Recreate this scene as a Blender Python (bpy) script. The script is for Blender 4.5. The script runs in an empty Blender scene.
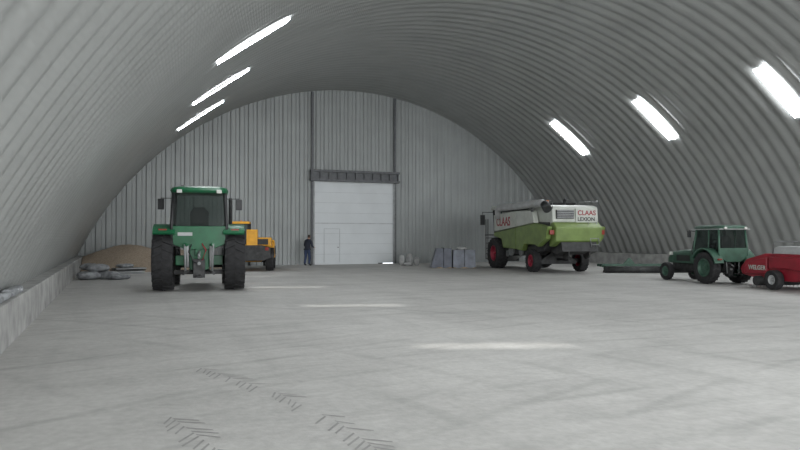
import bpy, bmesh, math, random
from mathutils import Vector, Matrix
random.seed(7)
sc = bpy.context.scene
COL = sc.collection
rad = math.radians

# ------------------------------------------------------------------ materials
def pmat(name, col, rough=0.5, metal=0.0, var=0.12, scale=3.0, bump=0.0, bscale=30, dirt=None, emit=None):
    m = bpy.data.materials.new(name); m.use_nodes = True
    nt = m.node_tree; b = nt.nodes['Principled BSDF']
    tc = nt.nodes.new('ShaderNodeTexCoord')
    n = nt.nodes.new('ShaderNodeTexNoise'); n.inputs['Scale'].default_value = scale
    n.inputs['Detail'].default_value = 6
    nt.links.new(tc.outputs['Object'], n.inputs['Vector'])
    r = nt.nodes.new('ShaderNodeValToRGB')
    lo = dirt if dirt else [c*(1-var) for c in col]
    hi = [min(1, c*(1+var)) for c in col]
    r.color_ramp.elements[0].position = 0.3; r.color_ramp.elements[0].color = (*lo, 1)
    r.color_ramp.elements[1].position = 0.65 if not dirt else 0.5; r.color_ramp.elements[1].color = (*hi, 1)
    nt.links.new(n.outputs['Fac'], r.inputs['Fac'])
    nt.links.new(r.outputs['Color'], b.inputs['Base Color'])
    b.inputs['Roughness'].default_value = rough; b.inputs['Metallic'].default_value = metal
    if bump:
        n2 = nt.nodes.new('ShaderNodeTexNoise'); n2.inputs['Scale'].default_value = bscale
        nt.links.new(tc.outputs['Object'], n2.inputs['Vector'])
        bp = nt.nodes.new('ShaderNodeBump'); bp.inputs['Strength'].default_value = bump
        bp.inputs['Distance'].default_value = 0.02
        nt.links.new(n2.outputs['Fac'], bp.inputs['Height']); nt.links.new(bp.outputs['Normal'], b.inputs['Normal'])
    if emit:
        b.inputs['Emission Color'].default_value = (*col, 1); b.inputs['Emission Strength'].default_value = emit
    return m

M = {}
M['tire'] = pmat('tire_rubber', (0.018, 0.018, 0.019), 0.8, var=0.4, scale=8)
M['jd'] = pmat('paint_green', (0.008, 0.105, 0.042), 0.35, var=0.2)
M['oldgreen'] = pmat('paint_old_green', (0.042, 0.10, 0.068), 0.5, var=0.25, scale=5)
M['claas'] = pmat('paint_lime_green', (0.15, 0.215, 0.06), 0.45, var=0.18)
M['white'] = pmat('paint_white', (0.48, 0.50, 0.455), 0.45, var=0.10)
M['red'] = pmat('paint_red', (0.27, 0.012, 0.025), 0.4, var=0.2)
M['redrim'] = pmat('paint_red_rim', (0.30, 0.02, 0.045), 0.5, var=0.2)
M['yellow'] = pmat('paint_yellow', (0.75, 0.36, 0.02), 0.4, var=0.15)
M['rimyellow'] = pmat('rim_yellow', (0.65, 0.45, 0.03), 0.5)
M['black'] = pmat('black_plastic', (0.02, 0.021, 0.022), 0.5, var=0.3)
M['dark'] = pmat('dark_greasy_steel', (0.045, 0.046, 0.046), 0.55, 0.4, var=0.4, scale=6)
M['mid'] = pmat('header_steel', (0.10, 0.105, 0.11), 0.55, 0.3, var=0.2, scale=6)
M['grey'] = pmat('grey_steel', (0.26, 0.27, 0.27), 0.45, 0.4, var=0.25)
M['lgrey'] = pmat('light_grey_paint', (0.42, 0.43, 0.43), 0.5, 0.0, var=0.15)
M['lampred'] = pmat('tail_light_red', (0.25, 0.02, 0.01), 0.3)
M['orange'] = pmat('beacon_orange', (0.7, 0.18, 0.02), 0.3)
M['lamp'] = pmat('lamp_lens', (0.55, 0.55, 0.52), 0.2)
M['concrete'] = pmat('kerb_concrete', (0.34, 0.34, 0.33), 0.9, var=0.25, scale=2.5, bump=0.5, bscale=12)
M['grain'] = pmat('grain', (0.36, 0.29, 0.22), 0.95, var=0.2, scale=14, bump=1.0, bscale=60)
M['sack'] = pmat('plastic_sack', (0.25, 0.26, 0.27), 0.5, var=0.45, scale=6, bump=0.4, bscale=14)
M['wsack'] = pmat('white_sack', (0.36, 0.365, 0.36), 0.7, var=0.2, scale=6, bump=0.4, bscale=14)
M['tarp'] = pmat('blue_grey_tarpaulin', (0.075, 0.085, 0.11), 0.5, var=0.35, scale=3, bump=0.3, bscale=6)
M['tarp2'] = pmat('light_grey_tarpaulin', (0.13, 0.145, 0.175), 0.5, var=0.3, scale=3, bump=0.3, bscale=6)
M['wood'] = pmat('pallet_wood', (0.26, 0.19, 0.12), 0.85, var=0.3, scale=7)
M['jacket'] = pmat('dark_jacket', (0.022, 0.027, 0.042), 0.9, scale=10)
M['trousers'] = pmat('blue_trousers', (0.035, 0.055, 0.11), 0.9, scale=10)
M['skin'] = pmat('skin', (0.42, 0.24, 0.17), 0.6, var=0.05)
M['hair'] = pmat('hair', (0.02, 0.014, 0.01), 0.8)
M['boot'] = pmat('boot_leather', (0.015, 0.013, 0.012), 0.6)
M['mud'] = pmat('dried_mud', (0.30, 0.297, 0.287), 0.95, var=0.12, scale=5)

def glassmat():
    m = bpy.data.materials.new('cab_glass'); m.use_nodes = True; nt = m.node_tree; nt.nodes.clear()
    o = nt.nodes.new('ShaderNodeOutputMaterial'); mx = nt.nodes.new('ShaderNodeMixShader')
    t = nt.nodes.new('ShaderNodeBsdfTransparent'); g = nt.nodes.new('ShaderNodeBsdfGlossy')
    n = nt.nodes.new('ShaderNodeTexNoise'); n.inputs['Scale'].default_value = 2
    r = nt.nodes.new('ShaderNodeValToRGB')
    r.color_ramp.elements[0].color = (0.26, 0.32, 0.30, 1); r.color_ramp.elements[1].color = (0.40, 0.45, 0.43, 1)
    nt.links.new(n.outputs['Fac'], r.inputs['Fac']); nt.links.new(r.outputs['Color'], t.inputs['Color'])
    g.inputs['Roughness'].default_value = 0.08; g.inputs['Color'].default_value = (0.8, 0.85, 0.85, 1)
    mx.inputs['Fac'].default_value = 0.06
    nt.links.new(t.outputs[0], mx.inputs[1]); nt.links.new(g.outputs[0], mx.inputs[2]); nt.links.new(mx.outputs[0], o.inputs[0])
    return m
M['glass'] = glassmat()

def skymat():
    m = bpy.data.materials.new('translucent_roof_light'); m.use_nodes = True; nt = m.node_tree; nt.nodes.clear()
    o = nt.nodes.new('ShaderNodeOutputMaterial'); mx = nt.nodes.new('ShaderNodeMixShader')
    t = nt.nodes.new('ShaderNodeBsdfTransparent'); e = nt.nodes.new('ShaderNodeEmission')
    n = nt.nodes.new('ShaderNodeTexNoise'); n.inputs['Scale'].default_value = 1.5
    r = nt.nodes.new('ShaderNodeValToRGB')
    r.color_ramp.elements[0].color = (0.90, 0.95, 1.0, 1); r.color_ramp.elements[1].color = (0.97, 0.98, 1, 1)
    nt.links.new(n.outputs['Fac'], r.inputs['Fac']); nt.links.new(r.outputs['Color'], e.inputs['Color'])
    e.inputs['Strength'].default_value = 55.0
    mx.inputs['Fac'].default_value = 0.65
    nt.links.new(t.outputs[0], mx.inputs[1]); nt.links.new(e.outputs[0], mx.inputs[2]); nt.links.new(mx.outputs[0], o.inputs[0])
    return m
M['sky'] = skymat()

def steelmat(name, col, metal, rough):
    m = bpy.data.materials.new(name); m.use_nodes = True; nt = m.node_tree; b = nt.nodes['Principled BSDF']
    uv = nt.nodes.new('ShaderNodeTexCoord')
    n = nt.nodes.new('ShaderNodeTexNoise'); n.inputs['Scale'].default_value = 0.7; n.inputs['Detail'].default_value = 5
    nt.links.new(uv.outputs['UV'], n.inputs['Vector'])
    r = nt.nodes.new('ShaderNodeValToRGB')
    r.color_ramp.elements[0].position = 0.3; r.color_ramp.elements[0].color = (*[c*0.92 for c in col], 1)
    r.color_ramp.elements[1].position = 0.7; r.color_ramp.elements[1].color = (*[c*1.06 for c in col], 1)
    nt.links.new(n.outputs['Fac'], r.inputs['Fac']); nt.links.new(r.outputs['Color'], b.inputs['Base Color'])
    w = nt.nodes.new('ShaderNodeTexWave'); w.bands_direction = 'X'; w.inputs['Scale'].default_value = 4.0
    nt.links.new(uv.outputs['UV'], w.inputs['Vector'])
    bp = nt.nodes.new('ShaderNodeBump'); bp.inputs['Strength'].default_value = 0.25; bp.inputs['Distance'].default_value = 0.008
    nt.links.new(w.outputs['Fac'], bp.inputs['Height']); nt.links.new(bp.outputs['Normal'], b.inputs['Normal'])
    b.inputs['Roughness'].default_value = rough; b.inputs['Metallic'].default_value = metal
    return m
M['steel'] = steelmat('galvanised_arch_steel', (0.345, 0.355, 0.345), 0.3, 0.42)
M['steelwall'] = steelmat('galvanised_wall_steel', (0.28, 0.297, 0.292), 0.2, 0.5)

def floormat():
    m = bpy.data.materials.new('concrete_floor'); m.use_nodes = True; nt = m.node_tree; b = nt.nodes['Principled BSDF']
    L = nt.links.new
    tc = nt.nodes.new('ShaderNodeTexCoord')
    def noise(scale, detail, vec, dist=0.0):
        n = nt.nodes.new('ShaderNodeTexNoise'); n.inputs['Scale'].default_value = scale
        n.inputs['Detail'].default_value = detail; n.inputs['Distortion'].default_value = dist
        L(vec, n.inputs['Vector']); return n.outputs['Fac']
    def ramp(f, p0, c0, p1, c1):
        r = nt.nodes.new('ShaderNodeValToRGB'); e = r.color_ramp.elements
        e[0].position = p0; e[0].color = (c0, c0, c0, 1); e[1].position = p1; e[1].color = (c1, c1, c1, 1)
        L(f, r.inputs['Fac']); return r.outputs['Color']
    def mul(a, c, fac=None):
        x = nt.nodes.new('ShaderNodeMixRGB'); x.blend_type = 'MULTIPLY'; x.inputs['Fac'].default_value = 1
        if fac is not None: L(fac, x.inputs['Fac'])
        L(a, x.inputs[1]); L(c, x.inputs[2]); return x.outputs[0]
    def mapping(rot, scl, loc=(0, 0, 0)):
        mp = nt.nodes.new('ShaderNodeMapping'); mp.inputs['Rotation'].default_value = (0, 0, rad(rot)); mp.inputs['Scale'].default_value = scl
        mp.inputs['Location'].default_value = loc
        L(tc.outputs['Object'], mp.inputs['Vector']); return mp.outputs[0]
    big = ramp(noise(0.28, 6, tc.outputs['Object'], 0.8), 0.36, 0.89, 0.62, 1.0)
    st1 = ramp(noise(1.0, 8, mapping(35, (0.25, 1.4, 1)), 1.2), 0.36, 0.91, 0.58, 1.0)
    st2 = ramp(noise(0.9, 8, mapping(-12, (1.6, 0.2, 1)), 0.8), 0.36, 0.93, 0.58, 1.0)
    mid = ramp(noise(1.7, 10, tc.outputs['Object'], 1.6), 0.36, 0.93, 0.60, 1.0)
    fine = ramp(noise(11, 10, tc.outputs['Object']), 0.32, 0.88, 0.66, 1.0)
    c = mul(mul(mul(mul(big, st1), st2), fine), mid)
    for (loc, scl, ms) in (((-6, 9, 0), 0.42, 0.35), ((-16, 22, 0), 0.33, 0.5), ((12, -3, 0), 0.25, 0.42)):
        w = nt.nodes.new('ShaderNodeTexWave'); w.wave_type = 'RINGS'; w.rings_direction = 'Z'
        w.inputs['Scale'].default_value = scl; w.inputs['Distortion'].default_value = 0.8; w.inputs['Detail'].default_value = 3
        w.inputs['Detail Scale'].default_value = 0.4
        L(mapping(0, (1, 1, 1), loc), w.inputs['Vector'])
        line = ramp(w.outputs['Fac'], 0.0, 0.87, 0.10, 1.0)
        msk = ramp(noise(ms, 5, mapping(20, (1, 1, 1), loc)), 0.46, 0.0, 0.60, 0.9)
        c = mul(c, line, msk)
    base = nt.nodes.new('ShaderNodeMixRGB'); base.blend_type = 'MULTIPLY'; base.inputs['Fac'].default_value = 1
    base.inputs[1].default_value = (0.56, 0.553, 0.53, 1); L(c, base.inputs[2])
    L(base.outputs[0], b.inputs['Base Color'])
    b.inputs['Roughness'].default_value = 0.75
    bp = nt.nodes.new('ShaderNodeBump'); bp.inputs['Strength'].default_value = 0.4; bp.inputs['Distance'].default_value = 0.012
    L(noise(14, 8, tc.outputs['Object']), bp.inputs['Height']); L(bp.outputs['Normal'], b.inputs['Normal'])
    return m
M['floor'] = floormat()

# ------------------------------------------------------------------ helpers
def empty(name, loc=(0, 0, 0), rotz=0.0):
    e = bpy.data.objects.new(name, None); COL.objects.link(e)
    e.location = loc; e.rotation_euler = (0, 0, rad(rotz)); e.empty_display_size = 0.3
    return e

def mk(name, verts, faces, mat, parent=None, bevel=0.0, smooth=False, mods=None):
    me = bpy.data.meshes.new(name); me.from_pydata([tuple(v) for v in verts], [], faces)
    bm = bmesh.new(); bm.from_mesh(me); bmesh.ops.recalc_face_normals(bm, faces=bm.faces); bm.to_mesh(me); bm.free()
    o = bpy.data.objects.new(name, me); COL.objects.link(o)
    if mat is not None: me.materials.append(M[mat] if isinstance(mat, str) else mat)
    if parent: o.parent = parent
    if smooth:
        for p in me.polygons: p.use_smooth = True
    if bevel:
        b = o.modifiers.new('bevel', 'BEVEL'); b.width = bevel; b.segments = 2; b.limit_method = 'ANGLE'
    return o

def box(name, x0, x1, y0, y1, z0, z1, mat, parent=None, bevel=0.015):
    v = [(x, y, z) for z in (z0, z1) for y in (y0, y1) for x in (x0, x1)]
    f = [(0, 1, 3, 2), (4, 6, 7, 5), (0, 4, 5, 1), (2, 3, 7, 6), (0, 2, 6, 4), (1, 5, 7, 3)]
    return mk(name, v, f, mat, parent, bevel)

def prism(name, pts, a0, a1, mat, parent=None, axis='x', bevel=0.015):
    """pts are (y,z) extruded along x, or (x,z) extruded along y, or (x,y) extruded along z"""
    n = len(pts); v = []
    for a in (a0, a1):
        for p, q in pts:
            v.append((a, p, q) if axis == 'x' else ((p, a, q) if axis == 'y' else (p, q, a)))
    f = [tuple(range(n)), tuple(range(2*n-1, n-1, -1))] + [(i, (i+1) % n, n+(i+1) % n, n+i) for i in range(n)]
    return mk(name, v, f, mat, parent, bevel)

def tube(name, pts, r, mat, parent=None, seg=10):
    verts = []; faces = []
    P = [Vector(p) for p in pts]
    for i, p in enumerate(P):
        d = (P[min(i+1, len(P)-1)] - P[max(i-1, 0)]).normalized()
        up = Vector((0, 0, 1)) if abs(d.z) < 0.9 else Vector((0, 1, 0))
        a = d.cross(up).normalized(); b = d.cross(a).normalized()
        for k in range(seg):
            t = 2*math.pi*k/seg
            verts.append(p + a*math.cos(t)*r + b*math.sin(t)*r)
    for i in range(len(P)-1):
        for k in range(seg):
            faces.append((i*seg+k, i*seg+(k+1) % seg, (i+1)*seg+(k+1) % seg, (i+1)*seg+k))
    faces.append(tuple(range(seg))); faces.append(tuple(range((len(P)-1)*seg, len(P)*seg)))
    o = mk(name, verts, faces, mat, parent)
    for p in o.data.polygons:
        if len(p.vertices) == 4: p.use_smooth = True
    return o

def lathe_x(name, prof, c, mat, parent=None, seg=40, extra=None):
    """prof: list of (x offset, radius) revolved around x axis through c"""
    verts = []; faces = []; n = len(prof)
    for k in range(seg):
        t = 2*math.pi*k/seg
        for x, r in prof: verts.append((c[0]+x, c[1]+r*math.cos(t), c[2]+r*math.sin(t)))
    for k in range(seg):
        k2 = (k+1) % seg
        for i in range(n-1): faces.append((k*n+i, k*n+i+1, k2*n+i+1, k2*n+i))
    if extra:
        off = len(verts); ev, ef = extra
        verts += ev; faces += [tuple(off+i for i in f) for f in ef]
    return mk(name, verts, faces, mat, parent)

def wheel(prefix, x, y, R, w, parent, rim='grey', rimr=0.55, lugs=22, side=None):
    """wheel standing on z=0, axis along x; side=-1 outer face towards -x"""
    side = side if side is not None else (-1 if x < 0 else 1)
    rr = R*rimr
    prof = [(-.36*w, rr), (-.47*w, rr+(R-rr)*.25), (-.5*w, rr+(R-rr)*.55), (-.47*w, R*.93), (-.36*w, R*.955), (0, R*.965),
            (.36*w, R*.955), (.47*w, R*.93), (.5*w, rr+(R-rr)*.55), (.47*w, rr+(R-rr)*.25), (.36*w, rr)]
    ev = []; ef = []
    c = (x, y, R)
    if lugs:
        for s in (-1, 1):
            for i in range(lugs):
                a0 = 2*math.pi*(i + (0.5 if s > 0 else 0))/lugs
                o = len(ev); hw = 0.75/lugs*1.15
                for t, r0, r1 in ((0, R*.94, R), (1, R*.90, R*.975)):
                    xx = x + s*(0.01+0.47*t)*w; ac = a0 + t*1.9/lugs*1.6
                    for r in (r0, r1):
                        for da in (-hw, hw):
                            ev.append((xx, y+r*math.cos(ac+da), R+r*math.sin(ac+da)))
                ef += [(o, o+1, o+3, o+2), (o+4, o+6, o+7, o+5), (o, o+4, o+5, o+1), (o+2, o+3, o+7, o+6), (o, o+2, o+6, o+4), (o+1, o+5, o+7, o+3)]
    lathe_x(prefix+'_tire', prof, c, 'tire', parent, 44, (ev, ef))
    s = side
    rp = [(-s*.36*w, rr*1.01), (s*.40*w, rr*1.02), (s*.41*w, rr*.95), (s*.30*w, rr*.88), (s*.14*w, rr*.80), (s*.10*w, rr*.45),
          (s*.20*w, rr*.40), (s*.22*w, rr*.22), (s*.34*w, rr*.20), (s*.35*w, 0.001)]
    lathe_x(prefix+'_rim', rp, c, rim, parent, 32)
    for k in range(8):
        t = 2*math.pi*k/8; yy = y+rr*.32*math.cos(t); zz = R+rr*.32*math.sin(t)
        tube(prefix+'_bolt_%d' % k, [(x+s*.19*w, yy, zz), (x+s*.24*w, yy, zz)], rr*.035, 'dark', parent, 6)

def arc_pts(R, a0, a1, n, cy=0, cz=0):
    return [(cy+R*math.cos(rad(a0+(a1-a0)*i/n)), cz+R*math.sin(rad(a0+(a1-a0)*i/n))) for i in range(n+1)]

def fender(name, x0, x1, cy, cz, R, a0, a1, th, mat, parent):
    out = arc_pts(R+th, a0, a1, 14, cy, cz); inn = arc_pts(R, a0, a1, 14, cy, cz)[::-1]
    n = 15; v = []; 
    for a in (x0, x1):
        for p in out + inn: v.append((a, p[0], p[1]))
    f = []; N = 30
    for s in (0, N):
        for i in range(14): f.append((s+i, s+i+1, s+28-i, s+29-i))
    for i in range(N): f.append((i, (i+1) % N, N+(i+1) % N, N+i))
    return mk(name, v, f, mat, parent)

def text(name, body, size, loc, rot, mat, parent):
    cu = bpy.data.curves.new(name, 'FONT'); cu.body = body; cu.size = size; cu.extrude = 0.004
    cu.offset = size*0.02
    cu.materials.append(M[mat]); o = bpy.data.objects.new(name, cu); COL.objects.link(o)
    o.location = loc; o.rotation_euler = rot; o.parent = parent
    return o

# ------------------------------------------------------------------ hall shell
CX, RR, ZC = 13.45, 16.74, -6.14
Y0, Y1 = -12.2, 40.0
PER = 0.6; DEP = 0.07
prof = [(0.0, 0.0), (0.10, DEP*.15), (0.19, DEP*.55), (0.28, DEP*.95), (0.40, DEP), (0.50, DEP*.6)]
nper = int(round((Y1-Y0)/PER))
ys = []
for k in range(nper):
    for dy, off in prof: ys.append((Y0+k*PER+dy, off, k))
ys.append((Y0+nper*PER, 0.0, nper))
TH = 66.1; NS = 116
sky_left = [-7.1, -0.4, 6.3, 13.0, 19.7, 26.3, 33.0]
sky_right = [-7.1, -0.7, 5.9, 12.3, 18.7, 25.5, 32.1]
kl = {int((d-Y0)/PER) for d in sky_left}; kr = {int((d-Y0)/PER) for d in sky_right}
TL, TR_ = -36.0, 36.9
HL, HR_ = 4.3, 4.75
verts = []; uvs = []
for j in range(NS+1):
    th = rad(-TH + 2*TH*j/NS)
    for y, off, k in ys:
        r = RR-off
        verts.append((CX+r*math.sin(th), y, ZC+r*math.cos(th))); uvs.append((RR*th, y))
nY = len(ys)
arch_f = []
for j in range(NS):
    tc = -TH + 2*TH*(j+.5)/NS
    for i in range(nY-1):
        f = (j*nY+i, j*nY+i+1, (j+1)*nY+i+1, (j+1)*nY+i)
        k = ys[i][2]; q = i % 6
        if q in (1, 2, 3, 4) and ((k in kl and abs(tc-TL) < HL-.6) or (k in kr and abs(tc-TR_) < HR_-.6)): continue
        arch_f.append(f)
def mesh_uv(name, verts, faces, mat, uvs):
    used = sorted({i for f in faces for i in f}); mp = {o: n for n, o in enumerate(used)}
    me = bpy.data.meshes.new(name); me.from_pydata([verts[i] for i in used], [], [tuple(mp[i] for i in f) for f in faces])
    ul = me.uv_layers.new(name='UVMap')
    for lp in me.loops: ul.data[lp.index].uv = uvs[used[lp.vertex_index]]
    me.materials.append(M[mat]); o = bpy.data.objects.new(name, me); COL.objects.link(o); return o
ce = mesh_uv('ceiling', verts, arch_f, 'steel', uvs)
for p in ce.data.polygons: p.use_smooth = True
# flat translucent strips fitted under each roof opening
wn = 0
for ths, ks, half in ((TL, kl, HL), (TR_, kr, HR_)):
    for k in sorted(ks):
        wn += 1
        ya, yb = Y0+k*PER+.06, Y0+k*PER+.53
        r = RR-DEP-.03; a, b = rad(ths-half), rad(ths+half)
        p = lambda t: (CX+r*math.sin(t), ZC+r*math.cos(t))
        (xa, za), (xb, zb) = p(a), p(b)
        mk('window_%d' % wn, [(xa, ya, za), (xb, ya, zb), (xb, yb, zb), (xa, yb, za)], [(0, 1, 2, 3)], 'sky')

# end wall: vertical corrugated sheets cut to the arch, opening for the big door
DX0, DX1, DH = 10.9, 16.05, 4.93
v = []; f = []; uvw = []
x = CX-15.55; xs = []
p2 = [(0, 0), (0.16, 0), (0.22, 0.05), (0.44, 0.05)]
while x < CX+15.55:
    for dx, off in p2: xs.append((x+dx, off))
    x += 0.5
for cut in (DX0, DX1):
    for i in range(len(xs)-1):
        if xs[i][0] < cut < xs[i+1][0]: xs.insert(i+1, (cut, xs[i][1])); break
cols = []
for xx, off in xs:
    dx = xx-CX
    top = ZC+math.sqrt(max(0.0, RR*RR-dx*dx)) if abs(dx) < RR else 0
    cols.append((xx, 39.9-off, max(top, 0.05)))
for i in range(len(cols)-1):
    a, b = cols[i], cols[i+1]
    mid = (a[0]+b[0])/2
    z0 = DH if DX0 < mid < DX1 else 0.0
    o = len(v)
    v += [(a[0], a[1], z0), (b[0], b[1], z0), (b[0], b[1], b[2]), (a[0], a[1], a[2])]
    uvw += [(z0, a[0]), (z0, b[0]), (b[2], b[0]), (a[2], a[0])]
    f.append((o, o+1, o+2, o+3))
mesh_uv('wall_back', v, f, 'steelwall', uvw)
for nm, xx in (('trim_1', DX0-0.07), ('trim_2', DX1+0.07)):
    top = ZC+math.sqrt(RR*RR-(xx-CX)**2)-0.12
    box(nm, xx-0.07, xx+0.07, 39.68, 39.79, 0, top, 'mid', bevel=0)
hd = empty('door_header_beam', (0, 0, 0))
box('beam_top', DX0-0.25, DX1+0.25, 39.35, 39.66, 5.50, 5.64, 'mid', hd, 0)
box('beam_bottom', DX0-0.25, DX1+0.25, 39.35, 39.66, 4.96, 5.10, 'mid', hd, 0)
box('back_plate', DX0-0.2, DX1+0.2, 39.50, 39.66, 5.1, 5.50, 'mid', hd, 0)
for i in range(11):
    xa = DX0-0.2+(DX1-DX0+0.36)*i/10
    box('stiffener_%d' % i, xa-.03, xa+.03, 39.38, 39.5, 5.1, 5.5, 'mid', hd, 0)
# sectional door
door = empty('door_1', (0, 0, 0))
M['doorw'] = pmat('door_panel_white', (0.60, 0.63, 0.64), 0.45, var=0.04, scale=1)
M['seam'] = pmat('door_seam', (0.42, 0.44, 0.45), 0.6)
box('door_leaf', DX0+0.0, 15.0, 39.74, 39.80, 0.0, DH+.1, 'doorw', door, 0)
box('door_leaf_right', 15.0, DX1, 39.74, 39.80, 0.055, DH+.1, 'doorw', door, 0)
box('door_seal', 15.0, 15.3, 39.74, 39.80, 0.0, 0.06, 'dark', door, 0)
for i in range(1, 8):
    z0 = i*DH/8
    box('door_seam_%d' % i, DX0+0.05, DX1-0.05, 39.732, 39.742, z0-.008-(.02 if i == 4 else 0), z0+.008+(.02 if i == 4 else 0), 'seam', door, 0)
for xx in (DX0+0.03, DX1-0.03):
    box('door_rail', xx-0.04, xx+0.04, 39.66, 39.74, 0, DH, 'grey', door, 0.005)
box('wicket_left', 11.55, 11.58, 39.725, 39.742, 0.12, 2.15, 'seam', door, 0)
box('wicket_right', 12.52, 12.55, 39.725, 39.742, 0.12, 2.15, 'seam', door, 0)
box('wicket_top', 11.55, 12.55, 39.725, 39.742, 2.12, 2.15, 'seam', door, 0)
box('wicket_handle', 12.40, 12.45, 39.69, 39.74, 1.0, 1.05, 'black', door, 0)

# kerbs and floor
box('baseboard_left', -2.25, -1.45, Y0, 39.88, -0.1, 0.66, 'concrete', bevel=0.02)
box('baseboard_right', 28.35, 29.15, Y0, 39.88, -0.1, 0.66, 'concrete', bevel=0.02)
mk('floor', [(-2.3, Y0-3, 0), (29.2, Y0-3, 0), (29.2, 40.3, 0), (-2.3, 40.3, 0)], [(0, 1, 2, 3)], 'floor')

# ------------------------------------------------------------------ tractor
def tractor(name, loc, rotz, P):
    E = empty(name, loc, rotz)
    g = P['mat']; rim = P['rim']
    Rr, wr, tr = P['Rr'], P['wr'], P['tr']; Rf, wf, tf, wb = P['Rf'], P['wf'], P['tf'], P['wb']
    for s, nm in ((-1, 'left'), (1, 'right')):
        wheel('rear_wheel_'+nm, s*tr, 0, Rr, wr, E, rim)
        wheel('front_wheel_'+nm, s*tf, wb, Rf, wf, E, rim, lugs=18)
    tube('rear_axle', [(-tr, 0, Rr), (tr, 0, Rr)], 0.13*Rr/0.9, 'dark', E, 14)
    tube('front_axle', [(-tf, wb, Rf), (tf, wb, Rf)], 0.08, 'dark', E, 12)
    s9 = Rr/0.9
    prism('transmission_housing', [(-.42*s9, .62*s9), (-.42*s9, 1.25*s9), (wb*.45, 1.25*s9), (wb*.5, .7*s9), (wb*.4, .55*s9)], -.27*s9, .27*s9, P['body'], E)
    prism('engine_block', [(wb*.4, .55*s9), (wb*.4, P['hz0']+.05), (wb+.35, P['hz0']+.05), (wb+.35, .6*s9)], -.2*s9, .2*s9, 'dark', E)
    hw = P['hw']; hz0, hz1 = P['hz0'], P['hz1']; cy1 = P['cy1']
    sec = [(-hw, hz0), (-hw, hz1-.14), (-hw*.8, hz1-.04), (-hw*.4, hz1), (hw*.4, hz1), (hw*.8, hz1-.04), (hw, hz1-.14), (hw, hz0)]
    n = len(sec); vs = []; fs = []
    stations = [(cy1-.05, 1.0, 0), (wb*.8, .97, -.03), (wb+.30, .9, -.12), (wb+.50, .78, -.25)]
    for yy, k, dz in stations:
        for xx, zz in sec: vs.append((xx*k, yy, zz+(dz if zz > hz0 else 0)))
    for i in range(len(stations)-1):
        for j in range(n): fs.append((i*n+j, i*n+(j+1) % n, (i+1)*n+(j+1) % n, (i+1)*n+j))
    fs += [tuple(range(n)), tuple(range(3*n, 4*n))]
    mk('bonnet', vs, fs, g, E, 0.01)
    box('grille', -hw*.7, hw*.7, wb+.48, wb+.52, hz0+.05, hz1-.34, 'black', E)
    for s in (-1, 1):
        box('bonnet_side_grille', s*hw*1.0-.01, s*hw*1.0+.01, wb*.62, wb*.95, hz0+.08, hz1-.24, 'black', E, 0)
    box('front_weight', -.28, .28, wb+.45, wb+.75, .5*s9, .9*s9, 'dark', E)
    cw, cy0, z0, z1 = P['cw'], P['cy0'], P['cz0'], P['cz1']
    rt = P['roof']
    zr = z1-rt
    cwt = cw*.94
    box('cab_floor', -cw, cw, cy0+.05, cy1, z0, z0+.12, 'black', E)
    pr = P['pillar']
    corners = [(-1, cy0, cy0+.06), (1, cy0, cy0+.06), (-1, cy1, cy1-.12), (1, cy1, cy1-.12)]
    for i, (s, yb, yt) in enumerate(corners):
        tube('cab_pillar_%d' % i, [(s*cw, yb, z0), (s*cw*1.0, yb, z0+.4*(zr-z0)), (s*cwt, yt, zr)], pr, P['pmat'], E, 8)
    for s in (-1, 1):
        ym = cy0+.42*(cy1-cy0)
        tube('cab_b_pillar_%s' % s, [(s*cw, ym, z0), (s*cwt, ym, zr)], pr*.8, P['pmat'], E, 8)
    y0r, y1r = cy0-.12, cy1+.08; vs = []; fs = []
    lay = [(1.0, zr), (1.04, zr+.35*rt), (.98, zr+.75*rt), (.80, z1)]
    ym, yh = (y0r+y1r)/2, (y1r-y0r)/2
    ring = 16
    for k, zz in lay:
        for i in range(ring):
            t = 2*math.pi*i/ring; c, s_ = math.cos(t), math.sin(t)
            ex = abs(c)**.35*(1 if c >= 0 else -1); ey = abs(s_)**.35*(1 if s_ >= 0 else -1)
            vs.append((ex*cw*1.05*k, ym+ey*yh*k, zz))
    for i in range(3):
        for j in range(ring): fs.append((i*ring+j, i*ring+(j+1) % ring, (i+1)*ring+(j+1) % ring, (i+1)*ring+j))
    fs += [tuple(range(ring)), tuple(range(3*ring, 4*ring))]
    mk('cab_roof', vs, fs, P['roofmat'], E)
    zg = z0+.12
    rp = P.get('rp', .28)
    def quad(nm, a, b, c, d): mk(nm, [a, b, c, d], [(0, 1, 2, 3)], 'glass', E)
    quad('rear_window', (-cw, cy0, zg+rp-.03), (cw, cy0, zg+rp-.03), (cwt, cy0+.06, zr), (-cwt, cy0+.06, zr))
    quad('windscreen', (-cw, cy1, zg), (cw, cy1, zg), (cwt, cy1-.12, zr), (-cwt, cy1-.12, zr))
    for s in (-1, 1): quad('side_window', (s*cw, cy0, zg+.1), (s*cw, cy1, zg), (s*cwt, cy1-.12, zr), (s*cwt, cy0+.06, zr))
    prism('rear_cab_panel', [(-cw, z0+.1), (-cw, zg+rp), (cw, zg+rp), (cw, z0+.1), (cw*.5, z0-.08), (-cw*.5, z0-.08)], cy0-.03, cy0+.05, g, E, 'y')
    ymid = (cy0+cy1)/2
    k = (zr-z0)/1.5
    box('seat_base', -.2*k, .2*k, ymid-.4*k, ymid+.0*k, zg, zg+.4*k, 'black', E)
    prism('seat_back', [(-.24*k, zg+.38*k), (-.26*k, zg+.85*k), (-.14*k, zg+1.0*k), (.14*k, zg+1.0*k), (.26*k, zg+.85*k), (.24*k, zg+.38*k)], ymid-.45*k, ymid-.33*k, 'black', E, 'y')
    tube('steering_column', [(0, cy1-.25*k, zg), (0, ymid+.28*k, zg+.62*k)], .04, 'black', E)
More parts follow.
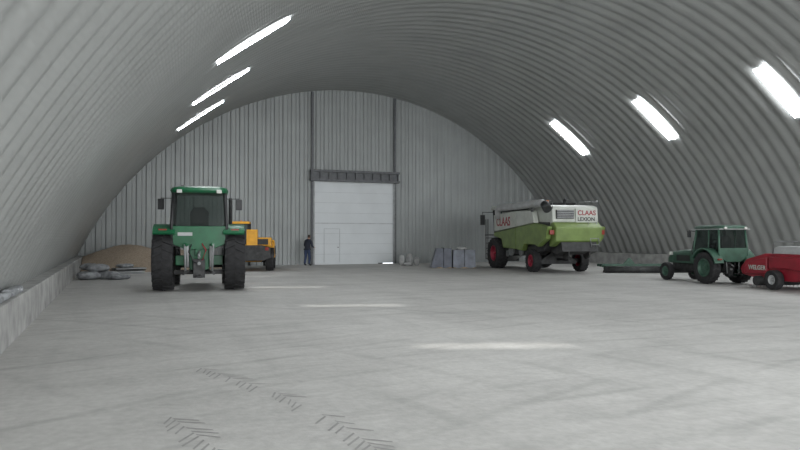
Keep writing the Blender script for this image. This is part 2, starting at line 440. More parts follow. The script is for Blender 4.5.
    rg = [(.2*k*math.cos(2*math.pi*i/14), ymid+.26*k+.08*math.sin(2*math.pi*i/14), zg+.63*k+.18*k*math.sin(2*math.pi*i/14)) for i in range(15)]
    tube('steering_wheel', rg, .018, 'black', E, 6)
    box('dashboard', -.25*k, .25*k, cy1-.35*k, cy1-.14, zg, zg+.5*k, 'black', E)
    for s, nm in ((-1, 'left'), (1, 'right')):
        xi, xo = s*min(cw*.98, tr-wr*.55), s*(tr+wr*.5+P['fo'])
        fender('rear_fender_'+nm, min(xi, xo), max(xi, xo), 0, Rr, Rr+.07+P.get('fl', 0), P['fa0'], P['fa1'], .05, g, E)
        pts = arc_pts(Rr+.10+P.get('fl', 0), P['fa0'], P['fa1'], 14, 0, Rr)
        xin = s*min(cw*.98, tr-wr*.55)
        prism('fender_inner_'+nm, pts, xin-.02, xin+.02, g, E, bevel=0)
        a = rad(P['fa1']-10); yy = (Rr+.15)*math.cos(a); zz = Rr+(Rr+.15)*math.sin(a)
        box('tail_light_'+nm, s*tr-.12*s9, s*tr+.12*s9, yy-.06, yy+.02, zz-.04*s9, zz+.04*s9, 'lampred', E)
        tube('grab_rail_'+nm, [(s*cw*1.02, cy1+.03, z0), (s*cw*1.05, cy1+.08, z0+.4*k), (s*cw*1.02, cy1-.02, z0+.9*k)], .018, 'black', E, 6)
        for q in range(3):
            box('step_%s_%d' % (nm, q), s*(cw+.1)-.14, s*(cw+.1)+.14, cy1-.45, cy1-.15, .45*s9+q*.26*s9, .48*s9+q*.26*s9, 'black', E, 0)
        box('step_side_'+nm, s*(cw+.0)-.02, s*(cw+.0)+.02, cy1-.45, cy1-.15, .42*s9, z0, 'black', E, 0)
        mx = P['mx']
        tube('mirror_arm_'+nm, [(s*cw, cy1-.1, zr-.1), (s*mx, cy1+.0, zr-.08*k), (s*mx, cy1, zr-.25*k)], .015, 'black', E, 6)
        box('mirror_'+nm, s*mx-.09*k, s*mx+.09*k, cy1-.03, cy1+.03, zr-.42*k, zr-.1*k, 'black', E)
        box('work_light_'+nm, s*cw*.72-.07*k, s*cw*.72+.07*k, cy0-.16, cy0-.08, zr-.02, zr+.08*k, 'lamp', E)
        box('front_work_light_'+nm, s*cw*.72-.09*k, s*cw*.72+.09*k, cy1+.04, cy1+.10, zr-.02, zr+.1*k, 'lamp', E)
        tube('lower_link_'+nm, [(s*.22*s9, -.3*s9, .62*s9), (s*.42*s9, -1.05*s9, .55*s9)], .045*s9, 'dark', E, 8)
        tube('lift_arm_'+nm, [(s*.28*s9, -.38*s9, 1.32*s9), (s*.40*s9, -.78*s9, 1.38*s9)], .05*s9, P['body'], E, 8)
        tube('lift_rod_'+nm, [(s*.40*s9, -.76*s9, 1.38*s9), (s*.37*s9, -.8*s9, .6*s9)], .03*s9, 'grey', E, 8)
        tube('lift_cylinder_'+nm, [(s*.32*s9, -.42*s9, .72*s9), (s*.34*s9, -.6*s9, 1.34*s9)], .045*s9, P['cyl'], E, 8)
    tube('top_link', [(0, -.42*s9, 1.2*s9), (0, -.85*s9, 1.0*s9)], .04*s9, 'grey', E, 8)
    box('top_link_bracket', -.12*s9, .12*s9, -.52*s9, -.4*s9, 1.05*s9, 1.42*s9, P['body'], E)
    prism('drawbar', [(-1.05*s9, .42*s9), (-1.05*s9, .48*s9), (-.2*s9, .5*s9), (-.2*s9, .42*s9)], -.06*s9, .06*s9, 'dark', E)
    box('hitch_frame', -.17*s9, .17*s9, -.62*s9, -.42*s9, .4*s9, .95*s9, 'dark', E)
    tube('pto_shaft', [(0, -.42*s9, .82*s9), (0, -.72*s9, .82*s9)], .05*s9, 'grey', E, 10)
    for i in range(4):
        xx = (-.2+.13*i)*s9
        box('hydraulic_coupler_%d' % i, xx-.04*s9, xx+.04*s9, -.56*s9, -.42*s9, 1.46*s9, 1.58*s9, ('grey', 'red', 'lgrey', 'black')[i], E, .005)
    xs_ = P['exx']
    tube('exhaust_stack', [(xs_, cy1+.2, hz1-.3), (xs_, cy1+.2, P['exz']-.1), (xs_, cy1+.12, P['exz'])], .05*s9+.01, 'dark', E, 10)
    return E

E = tractor('tractor', (2.45, 22.15, 0), -7.5, dict(mat='jd', rim='rimyellow', body='jd', Rr=.93, wr=.62, tr=1.05, Rf=.66, wf=.46, tf=.93, wb=2.7,
    hz0=1.15, hz1=1.95, hw=.42, cw=.80, cy0=-.55, cy1=1.05, cz0=1.35, cz1=3.18, roof=.2, roofmat='jd', pillar=.05, pmat='black',
    fa0=25, fa1=132, fo=-.03, fl=.06, rp=.5, mx=1.22, cyl='lgrey', exx=.95, exz=2.9))
tube('beacon', [(-.5, -.4, 3.08), (-.5, -.4, 3.2)], .05, 'dark', E, 10)
box('number_plate', -.62, -.2, -.62, -.59, 1.68, 1.78, 'lgrey', E, 0)
tube('hose_1', [(-.2, -.5, 1.5), (-.3, -.75, 1.2), (-.15, -.8, .9), (0, -.7, .85)], .02, 'black', E, 6)
tube('hose_2', [(.05, -.5, 1.5), (.2, -.8, 1.25), (.1, -.85, .95)], .02, 'red', E, 6)
box('rear_ballast', -.75, .75, -.25, .2, .5, .62, 'dark', E)
box('axle_casing_right', .25, .7, -.2, .22, .78, 1.08, 'jd', E)
box('axle_casing_left', -.7, -.25, -.2, .22, .78, 1.08, 'jd', E)

E = tractor('tractor', (19.85, 18.15, 0), -9, dict(mat='oldgreen', rim='oldgreen', body='dark', Rr=.57, wr=.32, tr=.66, Rf=.34, wf=.2, tf=.62, wb=2.35,
    hz0=.66, hz1=1.2, hw=.27, cw=.56, cy0=-.52, cy1=.82, cz0=.86, cz1=2.05, roof=.12, roofmat='oldgreen', pillar=.035, pmat='oldgreen',
    fa0=30, fa1=165, fo=.02, mx=.75, cyl='dark', exx=.3, exz=1.75))
for s in (-1, 1):
    prism('headlight', [(s*.3-.07, .95), (s*.3-.05, 1.08), (s*.3+.05, 1.08), (s*.3+.07, .95)], 2.5, 2.6, 'lamp', E, 'y')
box('roof_gutter', -.62, .62, -.62, .92, 1.90, 1.93, 'lgrey', E)

# ------------------------------------------------------------------ combine harvester
C = empty('combine_harvester', (19.3, 27.25, 0), -9)
for s, nm in ((-1, 'left'), (1, 'right')):
    wheel('front_wheel_'+nm, s*1.28, 4.3, .80, .62, C, 'redrim', .5, 20)
    wheel('rear_wheel_'+nm, s*1.2, 0, .54, .38, C, 'redrim', .52, 18)
tube('front_axle', [(-1.2, 4.3, .8), (1.2, 4.3, .8)], .16, 'dark', C)
tube('rear_axle', [(-1.2, 0, .54), (1.2, 0, .54)], .11, 'dark', C)
prism('rear_axle_beam', [(-.95, .5), (-.3, .95), (.3, .95), (.95, .5), (.95, .38), (-.95, .38)], -.12, .12, 'dark', C, 'y')
prism('threshing_body', [(-1.0, 1.0), (-1.6, 1.5), (-1.6, 2.3), (4.5, 2.5), (4.7, 1.3), (3.6, .85), (1.2, .75), (.2, .9)], -1.15, 1.15, 'dark', C)
for s, nm in ((-1, 'left'), (1, 'right')):
    a, b = sorted((s*1.16, s*1.42))
    prism('side_panel_rear_'+nm, [(-1.75, 1.55), (-1.95, 2.1), (-.55, 2.28), (1.55, 2.12), (1.55, 1.05), (.85, .98), (.6, 1.3), (-.6, 1.3), (-.9, 1.2)], a, b, 'claas', C, bevel=.03)
    prism('side_panel_front_'+nm, [(1.6, 1.05), (1.6, 2.10), (4.45, 1.88), (4.6, 1.72), (3.45, 1.55), (3.2, 1.1)], a, b, 'claas', C, bevel=.03)
    prism('upper_panel_rear_'+nm, [(-.55, 2.30), (1.55, 2.14), (1.55, 2.92), (-.35, 2.86)], a, b-.0, 'white', C, bevel=.03)
    prism('upper_panel_front_'+nm, [(1.6, 2.14), (4.45, 1.92), (4.5, 2.80), (1.6, 2.92)], a, b-.0, 'white', C, bevel=.03)
    for q, (yy, zz, r) in enumerate(((2.6, 1.0, .3), (1.4, .95, .22), (3.1, .8, .16))):
        lathe_x('pulley_%s_%d' % (nm, q), [(-.04, .001), (-.04, r), (0, r*.9), (.04, r), (.04, .001)], (s*1.2, yy, zz), 'grey', C, 24)
    box('rear_light_'+nm, s*1.2-.13, s*1.2+.13, -2.02, -1.95, 1.75, 1.95, 'lampred', C)
    tube('rear_handrail_'+nm, [(s*1.1, -1.8, 2.9), (s*1.1, -1.8, 3.25), (s*1.1, .2, 3.3), (s*1.1, .2, 2.95)], .02, 'grey', C, 6)
prism('engine_housing', [(-1.7, 2.15), (-1.85, 2.35), (-1.78, 2.98), (-1.4, 3.08), (.7, 3.12), (.7, 2.2)], -1.12, 1.12, 'white', C, bevel=.05)
prism('rear_hood', [(-1.72, 1.25), (-2.15, 1.45), (-2.2, 2.05), (-1.9, 2.3), (-1.5, 2.3), (-1.5, 1.2)], -1.12, 1.12, 'claas', C, bevel=.05)
prism('straw_chute', [(-1.65, .85), (-2.25, 1.0), (-2.15, 1.42), (-1.4, 1.35), (-1.0, 1.0)], -.85, .85, 'dark', C)
for s in (-1, 1):
    lathe_x('chaff_spreader', [(-.03, .001), (-.03, .3), (.03, .3), (.03, .001)], (s*.5, -1.9, .95), 'dark', C, 20)
box('engine_grille', -.95, -.1, -1.9, -1.82, 2.45, 2.85, 'dark', C)
for q in range(5): box('grille_slat_%d' % q, -.93, -.12, -1.915, -1.89, 2.48+q*.08, 2.51+q*.08, 'grey', C, 0)
box('rear_name_plate', -.02, 1.05, -1.90, -1.80, 2.28, 2.92, 'white', C, .02)
text('rear_lettering', 'CLAAS', .30, (.06, -1.91, 2.62), (rad(90), 0, 0), 'red', C)
text('rear_lettering_2', 'LEXION', .24, (.06, -1.91, 2.36), (rad(90), 0, 0), 'dark', C)
text('side_lettering', 'CLAAS', .62, (-1.425, 4.1, 2.22), (rad(90), 0, rad(-90)), 'red', C)
box('grain_tank', -1.12, 1.12, .75, 4.1, 2.45, 2.98, 'white', C, .03)
vs = []; 
for (xx, y0, y1, zz) in ((1.12, .8, 4.05, 2.95), (1.32, .6, 4.25, 3.30), (1.26, .66, 4.19, 3.30), (1.06, .86, 3.99, 2.95)):
    vs += [(-xx, y0, zz), (xx, y0, zz), (xx, y1, zz), (-xx, y1, zz)]
fs = []
for i in range(3):
    for j in range(4): fs.append((i*4+j, i*4+(j+1) % 4, (i+1)*4+(j+1) % 4, (i+1)*4+j))
mk('grain_tank_extension', vs, fs, 'dark', C)
tube('unloading_auger', [(-1.45, 3.75, 2.6), (-1.5, 3.7, 2.98), (-1.5, 3.45, 3.13), (-1.5, 1.0, 3.13), (-1.5, -1.6, 3.16), (-1.5, -1.95, 3.05)], .17, 'lgrey', C, 14)
tube('auger_spout', [(-1.5, -1.85, 3.1), (-1.5, -2.15, 2.85)], .2, 'black', C, 12)
box('auger_rest', -1.55, -1.45, -.6, -.5, 2.8, 3.0, 'dark', C)
box('cab_base', -.9, .9, 4.3, 5.75, 1.55, 1.85, 'lgrey', C)
for i, (xx, yb, yt) in enumerate(((-.88, 4.35, 4.35), (.88, 4.35, 4.35), (-.88, 5.7, 5.9), (.88, 5.7, 5.9))):
    tube('cab_pillar_%d' % i, [(xx, yb, 1.8), (xx, yt, 3.15)], .05, 'black', C, 8)
box('cab_rear_wall', -.88, .88, 4.3, 4.36, 1.8, 3.15, 'black', C)
prism('cab_roof', [(4.25, 3.12), (4.25, 3.3), (5.9, 3.34), (6.15, 3.22), (6.1, 3.12)], -.98, .98, 'white', C, bevel=.04)
for s in (-1, 1): mk('cab_side_glass', [(s*.88, 4.36, 1.85), (s*.88, 5.7, 1.85), (s*.88, 5.9, 3.13), (s*.88, 4.36, 3.13)], [(0, 1, 2, 3)], 'glass', C)
mk('cab_windscreen', [(-.88, 5.7, 1.85), (.88, 5.7, 1.85), (.88, 5.9, 3.13), (-.88, 5.9, 3.13)], [(0, 1, 2, 3)], 'glass', C)
box('cab_seat', -.25, .25, 4.6, 5.0, 1.85, 2.6, 'black', C)
for s in (-1, 1):
    tube('mirror_arm', [(s*.9, 5.8, 3.0), (s*1.55, 5.85, 3.0), (s*1.55, 5.85, 2.4)], .025, 'black', C, 6)
    box('mirror', s*1.55-.13, s*1.55+.13, 5.8, 5.87, 2.3, 2.85, 'black', C)
for q in range(5): box('ladder_step_%d' % q, -1.5, -1.0, 5.15, 5.45, .45+q*.28, .49+q*.28, 'dark', C, 0)
for yy in (5.15, 5.45): tube('ladder_rail', [(-1.5, yy, .45), (-1.5, yy, 2.6)], .025, 'dark', C, 6)
box('platform', -1.5, -.9, 4.5, 5.6, 1.72, 1.78, 'dark', C, 0)
prism('feeder_house', [(4.5, 1.6), (4.5, .85), (6.3, .35), (6.3, 1.0)], -.6, .6, 'grey', C)
box('feeder_frame', -.8, .8, 6.28, 6.4, .3, 1.05, 'dark', C)
tube('exhaust', [(.5, .2, 3.1), (.5, .2, 3.4), (.5, 0, 3.45)], .07, 'dark', C)
for xx in (.55, .95): tube('rear_ladder_rail', [(xx, -2.24, 1.2), (xx, -1.98, 2.3)], .02, 'grey', C, 6)
for q in range(4): tube('rear_ladder_rung_%d' % q, [(.55, -2.24+q*.07, 1.3+q*.28), (.95, -2.24+q*.07, 1.3+q*.28)], .016, 'grey', C, 6)
box('trailer_hitch', -.08, .08, -1.3, -.1, .55, .65, 'dark', C)
tube('beacon', [(-.9, -.9, 3.1), (-.9, -.9, 3.32)], .06, 'orange', C, 10)

# ------------------------------------------------------------------ telehandler
T = empty('telehandler', (6.5, 35.0, 0), -14)
for s, nm in ((-1, 'left'), (1, 'right')):
    wheel('rear_wheel_'+nm, s*.86, -1.3, .52, .38, T, 'yellow', .5, 16)
    wheel('front_wheel_'+nm, s*.86, 1.3, .52, .38, T, 'yellow', .5, 16)
    fender('rear_mudguard_'+nm, s*.86-.2, s*.86+.2, -1.3, .52, .58, 20, 165, .03, 'black', T)
    fender('front_mudguard_'+nm, s*.86-.2, s*.86+.2, 1.3, .52, .58, 20, 165, .03, 'black', T)
for yy in (-1.3, 1.3): tube('axle', [(-.8, yy, .52), (.8, yy, .52)], .1, 'dark', T)
prism('chassis', [(-1.9, .55), (-1.9, 1.1), (-1.5, 1.3), (1.6, 1.0), (1.9, .6), (1.6, .45), (-1.6, .45)], -.5, .5, 'yellow', T, bevel=.03)
prism('counterweight', [(-.95, .65), (-.9, 1.15), (-.5, 1.25), (.5, 1.25), (.9, 1.15), (.95, .65), (.6, .5), (-.6, .5)], -2.1, -1.75, 'dark', T, 'y', .04)
box('radiator_grille', -.4, .8, -1.9, -1.84, 1.28, 1.55, 'black', T)
prism('engine_pod', [(-.7, .6), (-.75, 1.35), (-.4, 1.5), (.7, 1.35), (.75, .6)], .4, 1.06, 'yellow', T, bevel=.05)
box('engine_pod_grille', 1.05, 1.08, -.5, .4, .8, 1.2, 'black', T)
box('rear_pod', .3, .95, -1.85, -.7, 1.2, 1.62, 'yellow', T, .05)
prism('cab_body', [(-.5, .6), (-.55, 1.5), (.9, 1.5), (1.0, .7), (.6, .55)], -1.0, -.2, 'yellow', T, bevel=.03)
for i, (xx, yb, yt) in enumerate(((-.98, -.5, -.4), (-.22, -.5, -.4), (-.98, .9, .6), (-.22, .9, .6))):
    tube('cab_post_%d' % i, [(xx, yb, 1.45), (xx, yt, 2.35)], .05, 'black', T, 8)
prism('cab_roof', [(-.5, 2.3), (-.45, 2.42), (.6, 2.42), (.7, 2.3)], -1.03, -.17, 'yellow', T, bevel=.03)
for xx in (-.98, -.22): mk('cab_side_glass', [(xx, -.5, 1.5), (xx, .9, 1.5), (xx, .6, 2.32), (xx, -.4, 2.32)], [(0, 1, 2, 3)], 'glass', T)
mk('cab_rear_glass', [(-.98, -.5, 1.5), (-.22, -.5, 1.5), (-.22, -.4, 2.32), (-.98, -.4, 2.32)], [(0, 1, 2, 3)], 'glass', T)
box('cab_seat', -.8, -.4, -.3, .15, 1.3, 1.95, 'black', T)
prism('boom_outer', [(-1.75, 1.55), (-1.75, 1.95), (1.9, 1.45), (1.9, 1.1)], -.13, .22, 'yellow', T, bevel=.02)
prism('boom_inner', [(1.8, 1.17), (1.8, 1.42), (2.7, 1.27), (2.75, .6), (2.5, .55), (2.45, 1.05)], -.08, .17, 'dark', T, bevel=.02)
prism('boom_pivot_bracket', [(-1.95, 1.2), (-1.85, 2.0), (-1.55, 2.0), (-1.2, 1.2)], -.22, .30, 'yellow', T, bevel=.02)
tube('lift_ram', [(.05, -.4, 1.0), (.05, .9, 1.35)], .07, 'grey', T)
box('fork_carriage', -.55, .6, 2.72, 2.8, .35, .95, 'dark', T)
for xx in (-.4, .4): prism('fork', [(2.8, .08), (2.8, .8), (2.86, .8), (2.88, .14), (3.9, .1), (3.9, .08)], xx-.06, xx+.06, 'dark', T, bevel=0)
for s in (-1, 1): box('tail_light', s*.75-.08, s*.75+.08, -2.13, -2.09, 1.0, 1.15, 'lampred', T)
box('beacon_stem', -.65, -.6, .1, .15, 2.4, 2.5, 'orange', T)

# ------------------------------------------------------------------ red baler
B = empty('hay_baler', (19.72, 15.1, 0), -11)
for s, nm in ((-1, 'left'), (1, 'right')):
    wheel('wheel_'+nm, s*.92, 0, .32, .24, B, 'lgrey', .45, 0)
tube('axle', [(-.9, 0, .32), (.9, 0, .32)], .06, 'dark', B)
prism('bale_chamber', [(1.65, .42), (1.74, .62), (1.45, .92), (.6, 1.12), (-2.0, 1.12), (-2.15, .95), (-2.15, .42), (-.6, .28), (.8, .28)], -.76, .76, 'red', B, bevel=.04)
prism('side_cover', [(1.45, .46), (1.48, .66), (1.2, .85), (.42, 1.0), (.42, .46)], -.84, -.74, 'red', B, bevel=.03)
prism('side_cover_rear', [(.34, .66), (.34, 1.02), (-1.9, 1.02), (-1.9, .5), (-.5, .66)], -.84, -.74, 'red', B, bevel=.03)
prism('side_cover_right', [(1.35, .46), (1.38, .66), (1.15, .85), (.42, 1.0), (-1.9, 1.0), (-1.9, .5)], .74, .84, 'red', B, bevel=.03)
text('side_lettering', 'WELGER', .2, (-.85, 1.22, .60), (rad(90), 0, rad(-90)), 'white', B)
prism('twine_box', [(.3, 1.1), (.3, 1.28), (.1, 1.36), (-1.6, 1.36), (-1.7, 1.1)], -.7, .5, 'lgrey', B, bevel=.03)
tube('guard_rail', [(-.72, .3, 1.1), (-.72, .2, 1.5), (-.72, -1.6, 1.5), (-.72, -1.7, 1.1)], .02, 'grey', B, 6)
tube('pickup_reel', [(-.95, .75, .25), (.95, .75, .25)], .16, 'dark', B, 14)
for q in range(14):
    xx = -.9+q*.138
    tube('tine_%d' % q, [(xx, .75, .25), (xx, .92, .12), (xx, .98, .03)], .008, 'grey', B, 5)
prism('drawbar', [(-.12, 1.4), (.12, 1.4), (.06, 2.3), (-.06, 2.3)], .38, .46, 'red', B, 'z')
tube('pto_shaft', [(0, 1.5, .6), (0, 2.2, .6)], .05, 'black', B)
lathe_x('flywheel', [(-.05, .001), (-.05, .25), (.05, .25), (.05, .001)], (.45, 1.7, .62), 'dark', B, 24)
tube('parking_jack', [(.18, 1.9, .0), (.18, 1.9, .7)], .03, 'dark', B, 8)

# ------------------------------------------------------------------ cultivator lying by the right side
K = empty('cultivator', (22.3, 25.6, 0), -24)
for yy in (-.4, 0, .4): box('frame_beam', -1.5, 1.5, yy-.06, yy+.06, .26, .38, 'oldgreen', K)
for xx in (-1.4, -.5, .5, 1.4): box('cross_beam', xx-.05, xx+.05, -.45, .45, .27, .39, 'oldgreen', K)
i = 0
for r_, yy in enumerate((-.4, 0, .4)):
    for q in range(9):
        xx = -1.4+q*.33+r_*.1; i += 1
        tube('spring_tine_%d' % i, [(xx, yy, .3), (xx, yy-.18, .28), (xx, yy-.2, .15), (xx, yy-.05, .06), (xx, yy+.04, .025)], .025, 'dark', K, 6)
tube('crumbler_roller', [(-1.45, -.75, .16), (1.45, -.75, .16)], .15, 'dark', K, 12)
for xx in (-1.4, 1.4): box('roller_arm', xx-.03, xx+.03, -.78, -.4, .14, .34, 'oldgreen', K)
prism('headstock', [(-.3, .36), (-.04, .65), (.04, .65), (.3, .36)], .38, .46, 'oldgreen', K, 'y')

# ------------------------------------------------------------------ covered pallets
def covered_pallet(loc, rz, L_, W_, H_, mat, seed, slant):
    Pn = empty('covered_pallet', loc, rz)
    for yy in (-W_*.42, 0, W_*.42): box('pallet_runner', -L_*.5, L_*.5, yy-.05, yy+.05, 0, .09, 'wood', Pn, 0)
    for q in range(6):
        xx = -L_*.5+.06+q*(L_-.12)/5; box('pallet_board_%d' % q, xx-.05, xx+.05, -W_*.5, W_*.5, .09, .12, 'wood', Pn, 0)
    vs = []; fs = []; lay = 7
    per = []
    m_ = 9
    for i in range(m_): per.append((-1+2*i/m_, -1))
    for i in range(m_): per.append((1, -1+2*i/m_))
    for i in range(m_): per.append((1-2*i/m_, 1))
    for i in range(m_): per.append((-1, 1-2*i/m_))
    n = len(per)
    for j in range(lay):
        t = j/(lay-1)
        for i, (px, py) in enumerate(per):
            k = 1.03-.04*t+.015*math.sin(i*1.9+seed)*(1-t)
            x = px*L_*.5*k + (slant*t*(1-px)/2); y = py*W_*.5*k
            vs.append((x, y, .04+(H_-.04)*t+(.03*math.sin(i*1.3+seed) if j == 0 else 0)))
    for j in range(lay-1):
        for i in range(n): fs.append((j*n+i, j*n+(i+1) % n, (j+1)*n+(i+1) % n, (j+1)*n+i))
    fs.append(tuple(range((lay-1)*n, lay*n)))
    mk('tarpaulin', vs, fs, mat, Pn, smooth=False)
    tube('tie_strap', [(slant*.4, -W_*.53, .1), (slant*.4, -W_*.50, H_+.015), (slant*.4, W_*.50, H_+.015), (slant*.4, W_*.53, .1)], .02, 'black', Pn, 6)
    return Pn
covered_pallet((16.02, 33.05, 0), -20, 1.05, 1.0, 1.05, 'tarp', 3, .28)
P2 = covered_pallet((17.15, 32.6, 0), -22, 1.15, 1.0, .96, 'tarp2', 8, .0)

# ------------------------------------------------------------------ sacks, piles
def sack(nm, parent, c, s, rz, mat, seed):
    rnd = random.Random(seed); bm = bmesh.new(); bmesh.ops.create_cube(bm, size=2)
    bmesh.ops.subdivide_edges(bm, edges=bm.edges[:], cuts=5, use_grid_fill=True)
    R_ = Matrix.Rotation(rz, 3, 'Z')
    for vv in bm.verts:
        p = vv.co.copy(); q = p.copy()
        q.x = p.x*(1-.12*p.y*p.y-.1*p.z*p.z); q.y = p.y*(1-.15*p.z*p.z); 
        q.z = p.z*(1-.35*p.x*p.x*p.x*p.x-.2*p.y*p.y*p.y*p.y)
        q += Vector((rnd.uniform(-.05, .05), rnd.uniform(-.05, .05), rnd.uniform(-.08, .08)))
        q = Vector((q.x*s[0], q.y*s[1], q.z*s[2])); q = R_ @ q
        q.z = max(q.z, -s[2]*.96)
        vv.co = q+Vector(c)
    me = bpy.data.meshes.new(nm); bm.to_mesh(me); bm.free()
    for p in me.polygons: p.use_smooth = True
    me.materials.append(M[mat]); o = bpy.data.objects.new(nm, me); COL.objects.link(o); o.parent = parent
    return o
sack('paper_bag_on_top', P2, (-.1, -.1, 1.035), (.26, .18, .08), .3, 'wsack', 71)
S = empty('sack_pile', (-.55, 29.2, 0), 0)
for i, (c, s, rz) in enumerate([((-.35, 0, .16), (.42, .3, .16), .2), ((.35, .1, .15), (.4, .3, .155), -.5), ((0, .75, .17), (.45, .32, .17), .9), ((-.05, .2, .44), (.42, .3, .15), .4), ((-.35, .8, .46), (.35, .26, .14), 1.2), ((.75, -.35, .1), (.38, .26, .1), .3)]):
    sack('sack_%d' % i, S, c, s, rz, 'sack', i)
S2 = empty('white_sack_pile', (15.75, 36.6, 0), -20)
for i, (c, s, rz) in enumerate([((-.45, 0, .30), (.15, .15, .31), .2), ((0, .05, .34), (.15, .16, .35), .7), ((.42, -.02, .24), (.16, .16, .25), 0), ((-.15, -.4, .11), (.22, .16, .11), .4)]):
    sack('sack_%d' % i, S2, c, s, rz, 'wsack', 20+i)
S3 = empty('sheet_metal_stack', (.55, 33.3, 0), 15)
for i in range(4): box('sheet_%d' % i, -.75+.06*i, .6+.05*i, -.5+.05*i, .45, .07*i, .07*i+.05, ('grey', 'lgrey', 'dark', 'grey')[i], S3, .005)
sack('folded_tarp', S3, (-.1, 0, .36), (.35, .25, .09), .3, 'sack', 44)
S4 = empty('crumpled_plastic_sheeting', (-1.60, 12.6, .66), 0)
for i in range(7):
    sack('fold_%d' % i, S4, (random.uniform(-.01, .01), -1.5+i*.5, .05), (.09, .26, random.uniform(.05, .08)), random.uniform(-.15, .15), 'sack', 60+i)
# grain pile heaped against the back left corner
bm = bmesh.new(); N = 60
rnd = random.Random(3)
gv = {}
for a in range(N+1):
    for b in range(N+1):
        x = -1.42+7.0*a/N; y = 33.9+5.75*b/N
        dx = (x-.7)/3.9; dy = (y-37.6)/3.2
        h = 1.62*max(0, 1-math.sqrt(dx*dx+dy*dy+.05))
        dx2 = (x-2.7)/2.8; dy2 = (y-38.0)/2.2
        h = max(h, 1.45*max(0, 1-math.sqrt(dx2*dx2+dy2*dy2+.04)))
        h = h*1.0 + (0.05*math.sin(3*x+1)*math.cos(2.3*y) + rnd.uniform(-.012, .012))*min(1, h*3)
        gv[a, b] = bm.verts.new((x, y, max(h, 0)-.01 if h <= 0.001 else h))
for a in range(N):
    for b in range(N):
        q = [gv[a, b], gv[a+1, b], gv[a+1, b+1], gv[a, b+1]]
        if max(v_.co.z for v_ in q) > 0.001: bm.faces.new(q)
for v_ in [v_ for v_ in bm.verts if not v_.link_faces]: bm.verts.remove(v_)
me = bpy.data.meshes.new('grain_pile'); bm.to_mesh(me); bm.free(); me.materials.append(M['grain'])
for p in me.polygons: p.use_smooth = True
o = bpy.data.objects.new('grain_pile', me); COL.objects.link(o)

# muddy tyre prints
tv = []; tf = []
def track(pts, w, step, z=.003):
    P = [Vector((p[0], p[1], 0)) for p in pts]
    for i in range(len(P)-1):
        d = P[i+1]-P[i]; n_ = max(1, int(d.length/step)); d.normalize(); nn = Vector((-d.y, d.x, 0))
        for k in range(n_):
            c = P[i].lerp(P[i+1], k/n_)
            for s in (-1, 1):
                if rnd.random() < .4: continue
                a = c + d*(step*.5 if s > 0 else 0); b = a+nn*s*w*.5*rnd.uniform(.5, 1) - d*w*.45
                hw = d*step*.15
                o = len(tv)
                tv.extend([(a-hw)+Vector((0, 0, z)), (a+hw)+Vector((0, 0, z)), (b+hw)+Vector((0, 0, z)), (b-hw)+Vector((0, 0, z))]); tf.append((o, o+1, o+2, o+3))
track([(.95, 4.6), (.72, 5.6), (.45, 6.8)], .42, .12)
track([(1.9, 4.6), (1.85, 5.8), (1.6, 7.2), (1.0, 9.0)], .4, .12)
mk('tire_prints', tv, tf, 'mud')

# ------------------------------------------------------------------ person
def skin_mesh(name, verts, edges, radii, root, parent, matfn, mats, sub=2):
    me = bpy.data.meshes.new(name+'_src'); me.from_pydata(verts, edges, [])
    o = bpy.data.objects.new(name+'_src', me); COL.objects.link(o)
    md = o.modifiers.new('skin', 'SKIN'); md.use_smooth_shade = True
    sv = me.skin_vertices[0].data
    for i, r in enumerate(radii):
        sv[i].radius = r if isinstance(r, tuple) else (r, r); sv[i].use_root = (i == root)
    ss = o.modifiers.new('sub', 'SUBSURF'); ss.levels = sub; ss.render_levels = sub
    dg = bpy.context.evaluated_depsgraph_get(); dg.update()
    nm = bpy.data.meshes.new_from_object(o.evaluated_get(dg))
    bpy.data.objects.remove(o)
    nm.materials.clear()
    for m_ in mats: nm.materials.append(M[m_])
    for p in nm.polygons: p.use_smooth = True; p.material_index = matfn(p.center)
    ob = bpy.data.objects.new(name, nm); COL.objects.link(ob); ob.parent = parent
    return ob
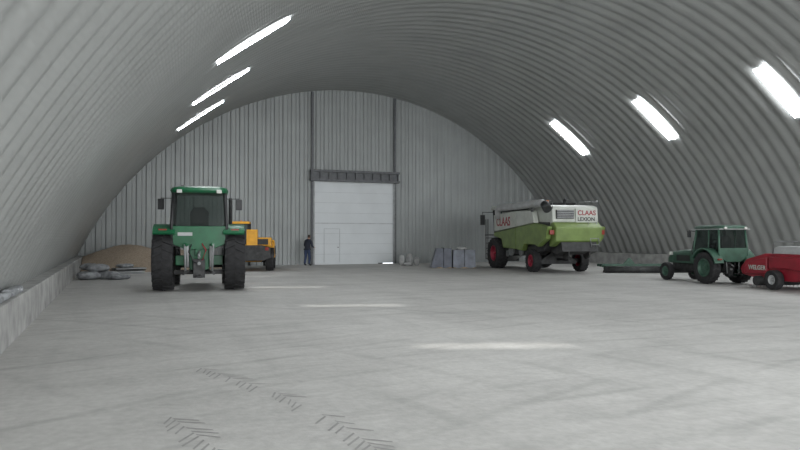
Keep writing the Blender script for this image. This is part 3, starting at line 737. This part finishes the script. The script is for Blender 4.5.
def person(loc, rotz):
    Pn = empty('person', loc, rotz)
    V = [(0, 0, .97), (0, .03, 1.13), (0, .08, 1.33), (0, .12, 1.47), (0, .16, 1.57)]
    Rd = [(.17, .14), (.165, .13), (.185, .14), (.11, .09), (.055, .055)]
    Eg = [(0, 1), (1, 2), (2, 3), (3, 4)]
    for s in (-1, 1):
        b = len(V); V += [(s*.18, .10, 1.41), (s*.27, .12, 1.14), (s*.19, .35, 1.05), (s*.175, .40, 1.05)]
        Rd += [.08, .062, .042, .036]; Eg += [(3, b), (b, b+1), (b+1, b+2), (b+2, b+3)]
        b = len(V); V += [(s*.10, 0, .88), (s*.13, .05, .50), (s*.15, -.02, .10), (s*.165, .06, .055), (s*.175, .17, .045)]
        Rd += [.11, .08, .06, .052, .042]; Eg += [(0, b), (b, b+1), (b+1, b+2), (b+2, b+3), (b+3, b+4)]
    def mf(c):
        if c.z > 1.52: return 2
        if c.z < .12: return 3
        if c.z < .93 and abs(c.x) < .3 and c.y < .2: return 1
        return 0
    b_ = skin_mesh('body', V, Eg, Rd, 0, Pn, mf, ['jacket', 'trousers', 'skin', 'boot'])
    for s, nm in ((-1, 'left'), (1, 'right')):
        w = Vector((s*.175, .40, 1.05)); HV = [w, w+Vector((-s*.005, .045, -.003)), w+Vector((-s*.005, .085, -.006))]; HR = [(.028, .02), (.036, .016), (.036, .014)]; HE = [(0, 1), (1, 2)]
        skin_mesh('palm_'+nm, [tuple(p) for p in HV], HE, HR, 0, Pn, lambda c: 0, ['skin'], 1)
        for q, (ox, ln) in enumerate(((-.028, .065), (-.009, .078), (.010, .072), (.028, .056))):
            p0 = w+Vector((ox-s*.005, .07, -.004)); p1 = p0+Vector((0, .02+ln*.4, -.002)); p2 = p1+Vector((0, ln*.35, -ln*.22)); p3 = p2+Vector((0, ln*.12, -ln*.28))
            skin_mesh('finger_%s_%d' % (nm, q), [tuple(p0), tuple(p1), tuple(p2), tuple(p3)], [(0, 1), (1, 2), (2, 3)], [.009, .009, .008, .006], 0, Pn, lambda c: 0, ['skin'], 1)
        p0 = w+Vector((-s*.025, .03, -.004)); p1 = p0+Vector((-s*.03, .025, -.012)); p2 = p1+Vector((-s*.008, .03, -.012))
        skin_mesh('thumb_'+nm, [tuple(p0), tuple(p1), tuple(p2)], [(0, 1), (1, 2)], [.013, .011, .008], 0, Pn, lambda c: 0, ['skin'], 1)
    bm = bmesh.new(); bmesh.ops.create_uvsphere(bm, u_segments=28, v_segments=20, radius=1)
    hc = Vector((0, .185, 1.665))
    for vv in bm.verts:
        x, y, z = vv.co
        k = 1-.22*max(0, -z)**1.3
        X = x*.077*k; Y = y*.097*(1-.10*max(0, -z)); Z = z*.118
        if y > .2:
            Y += .020*math.exp(-((x/.16)**2+((z+.10)/.16)**2))
            Y += .006*math.exp(-((x/.30)**2+((z+.42)/.08)**2))
            Y -= .008*(math.exp(-(((abs(x)-.38)/.16)**2+((z-.08)/.10)**2)))
            Y += .008*math.exp(-((x/.4)**2+((z+.85)/.2)**2))
        if abs(x) > .9: X += .014*(1 if x > 0 else -1)*math.exp(-((y/.16)**2+((z)/.25)**2))
        vv.co = Vector((X, Y, Z))+hc
    me = bpy.data.meshes.new('head'); bm.to_mesh(me); bm.free(); me.materials.append(M['skin']); me.materials.append(M['hair'])
    for p in me.polygons:
        p.use_smooth = True; c = p.center-hc
        if c.z > .065 or (c.y < -.005 and c.z > -.05 and abs(c.x) < .085): p.material_index = 1
    o = bpy.data.objects.new('head', me); COL.objects.link(o); o.parent = Pn
    for s in (-1, 1):
        tube('eye', [(s*.03, .265, 1.675), (s*.03, .273, 1.675)], .009, 'black', Pn, 8)
    prism('jacket_hem', [(-.18, .90), (-.175, .99), (.175, .99), (.18, .90)], -.13, .14, 'jacket', Pn, 'y', .04)
    return Pn
person((10.2, 38.5, 0), -50)

# ------------------------------------------------------------------ light
w = bpy.data.worlds.new('sky_world'); sc.world = w; w.use_nodes = True
bg = w.node_tree.nodes['Background']; bg.inputs['Color'].default_value = (0.90, 0.95, 1.0, 1); bg.inputs['Strength'].default_value = 2.1
sun = bpy.data.lights.new('sun', 'SUN'); sun.energy = 5.0; sun.angle = rad(3.0); sun.color = (1, .97, .92)
so = bpy.data.objects.new('sun', sun); COL.objects.link(so)
dvec = Vector((1.6, -4.1, -7.3)); so.rotation_euler = dvec.to_track_quat('-Z', 'Y').to_euler(); so.location = (0, 60, 40)
al = bpy.data.lights.new('open_gate_daylight', 'AREA'); al.shape = 'RECTANGLE'; al.size = 26; al.size_y = 8; al.energy = 5600; al.color = (.98, .985, 1)
ao = bpy.data.objects.new('open_gate_daylight', al); COL.objects.link(ao); ao.location = (13.4, Y0+.3, 4.6); ao.rotation_euler = (rad(84), 0, 0)

# ------------------------------------------------------------------ camera
cam = bpy.data.cameras.new('camera'); co = bpy.data.objects.new('camera', cam); COL.objects.link(co)
cam.lens = 690/800*36; cam.sensor_width = 36; cam.clip_end = 300
co.location = (0, 0, 1.64); co.rotation_euler = (rad(91.0), 0, rad(-22.5))
sc.camera = co
sc.view_settings.view_transform = 'Standard'
sc.view_settings.exposure = 0.0
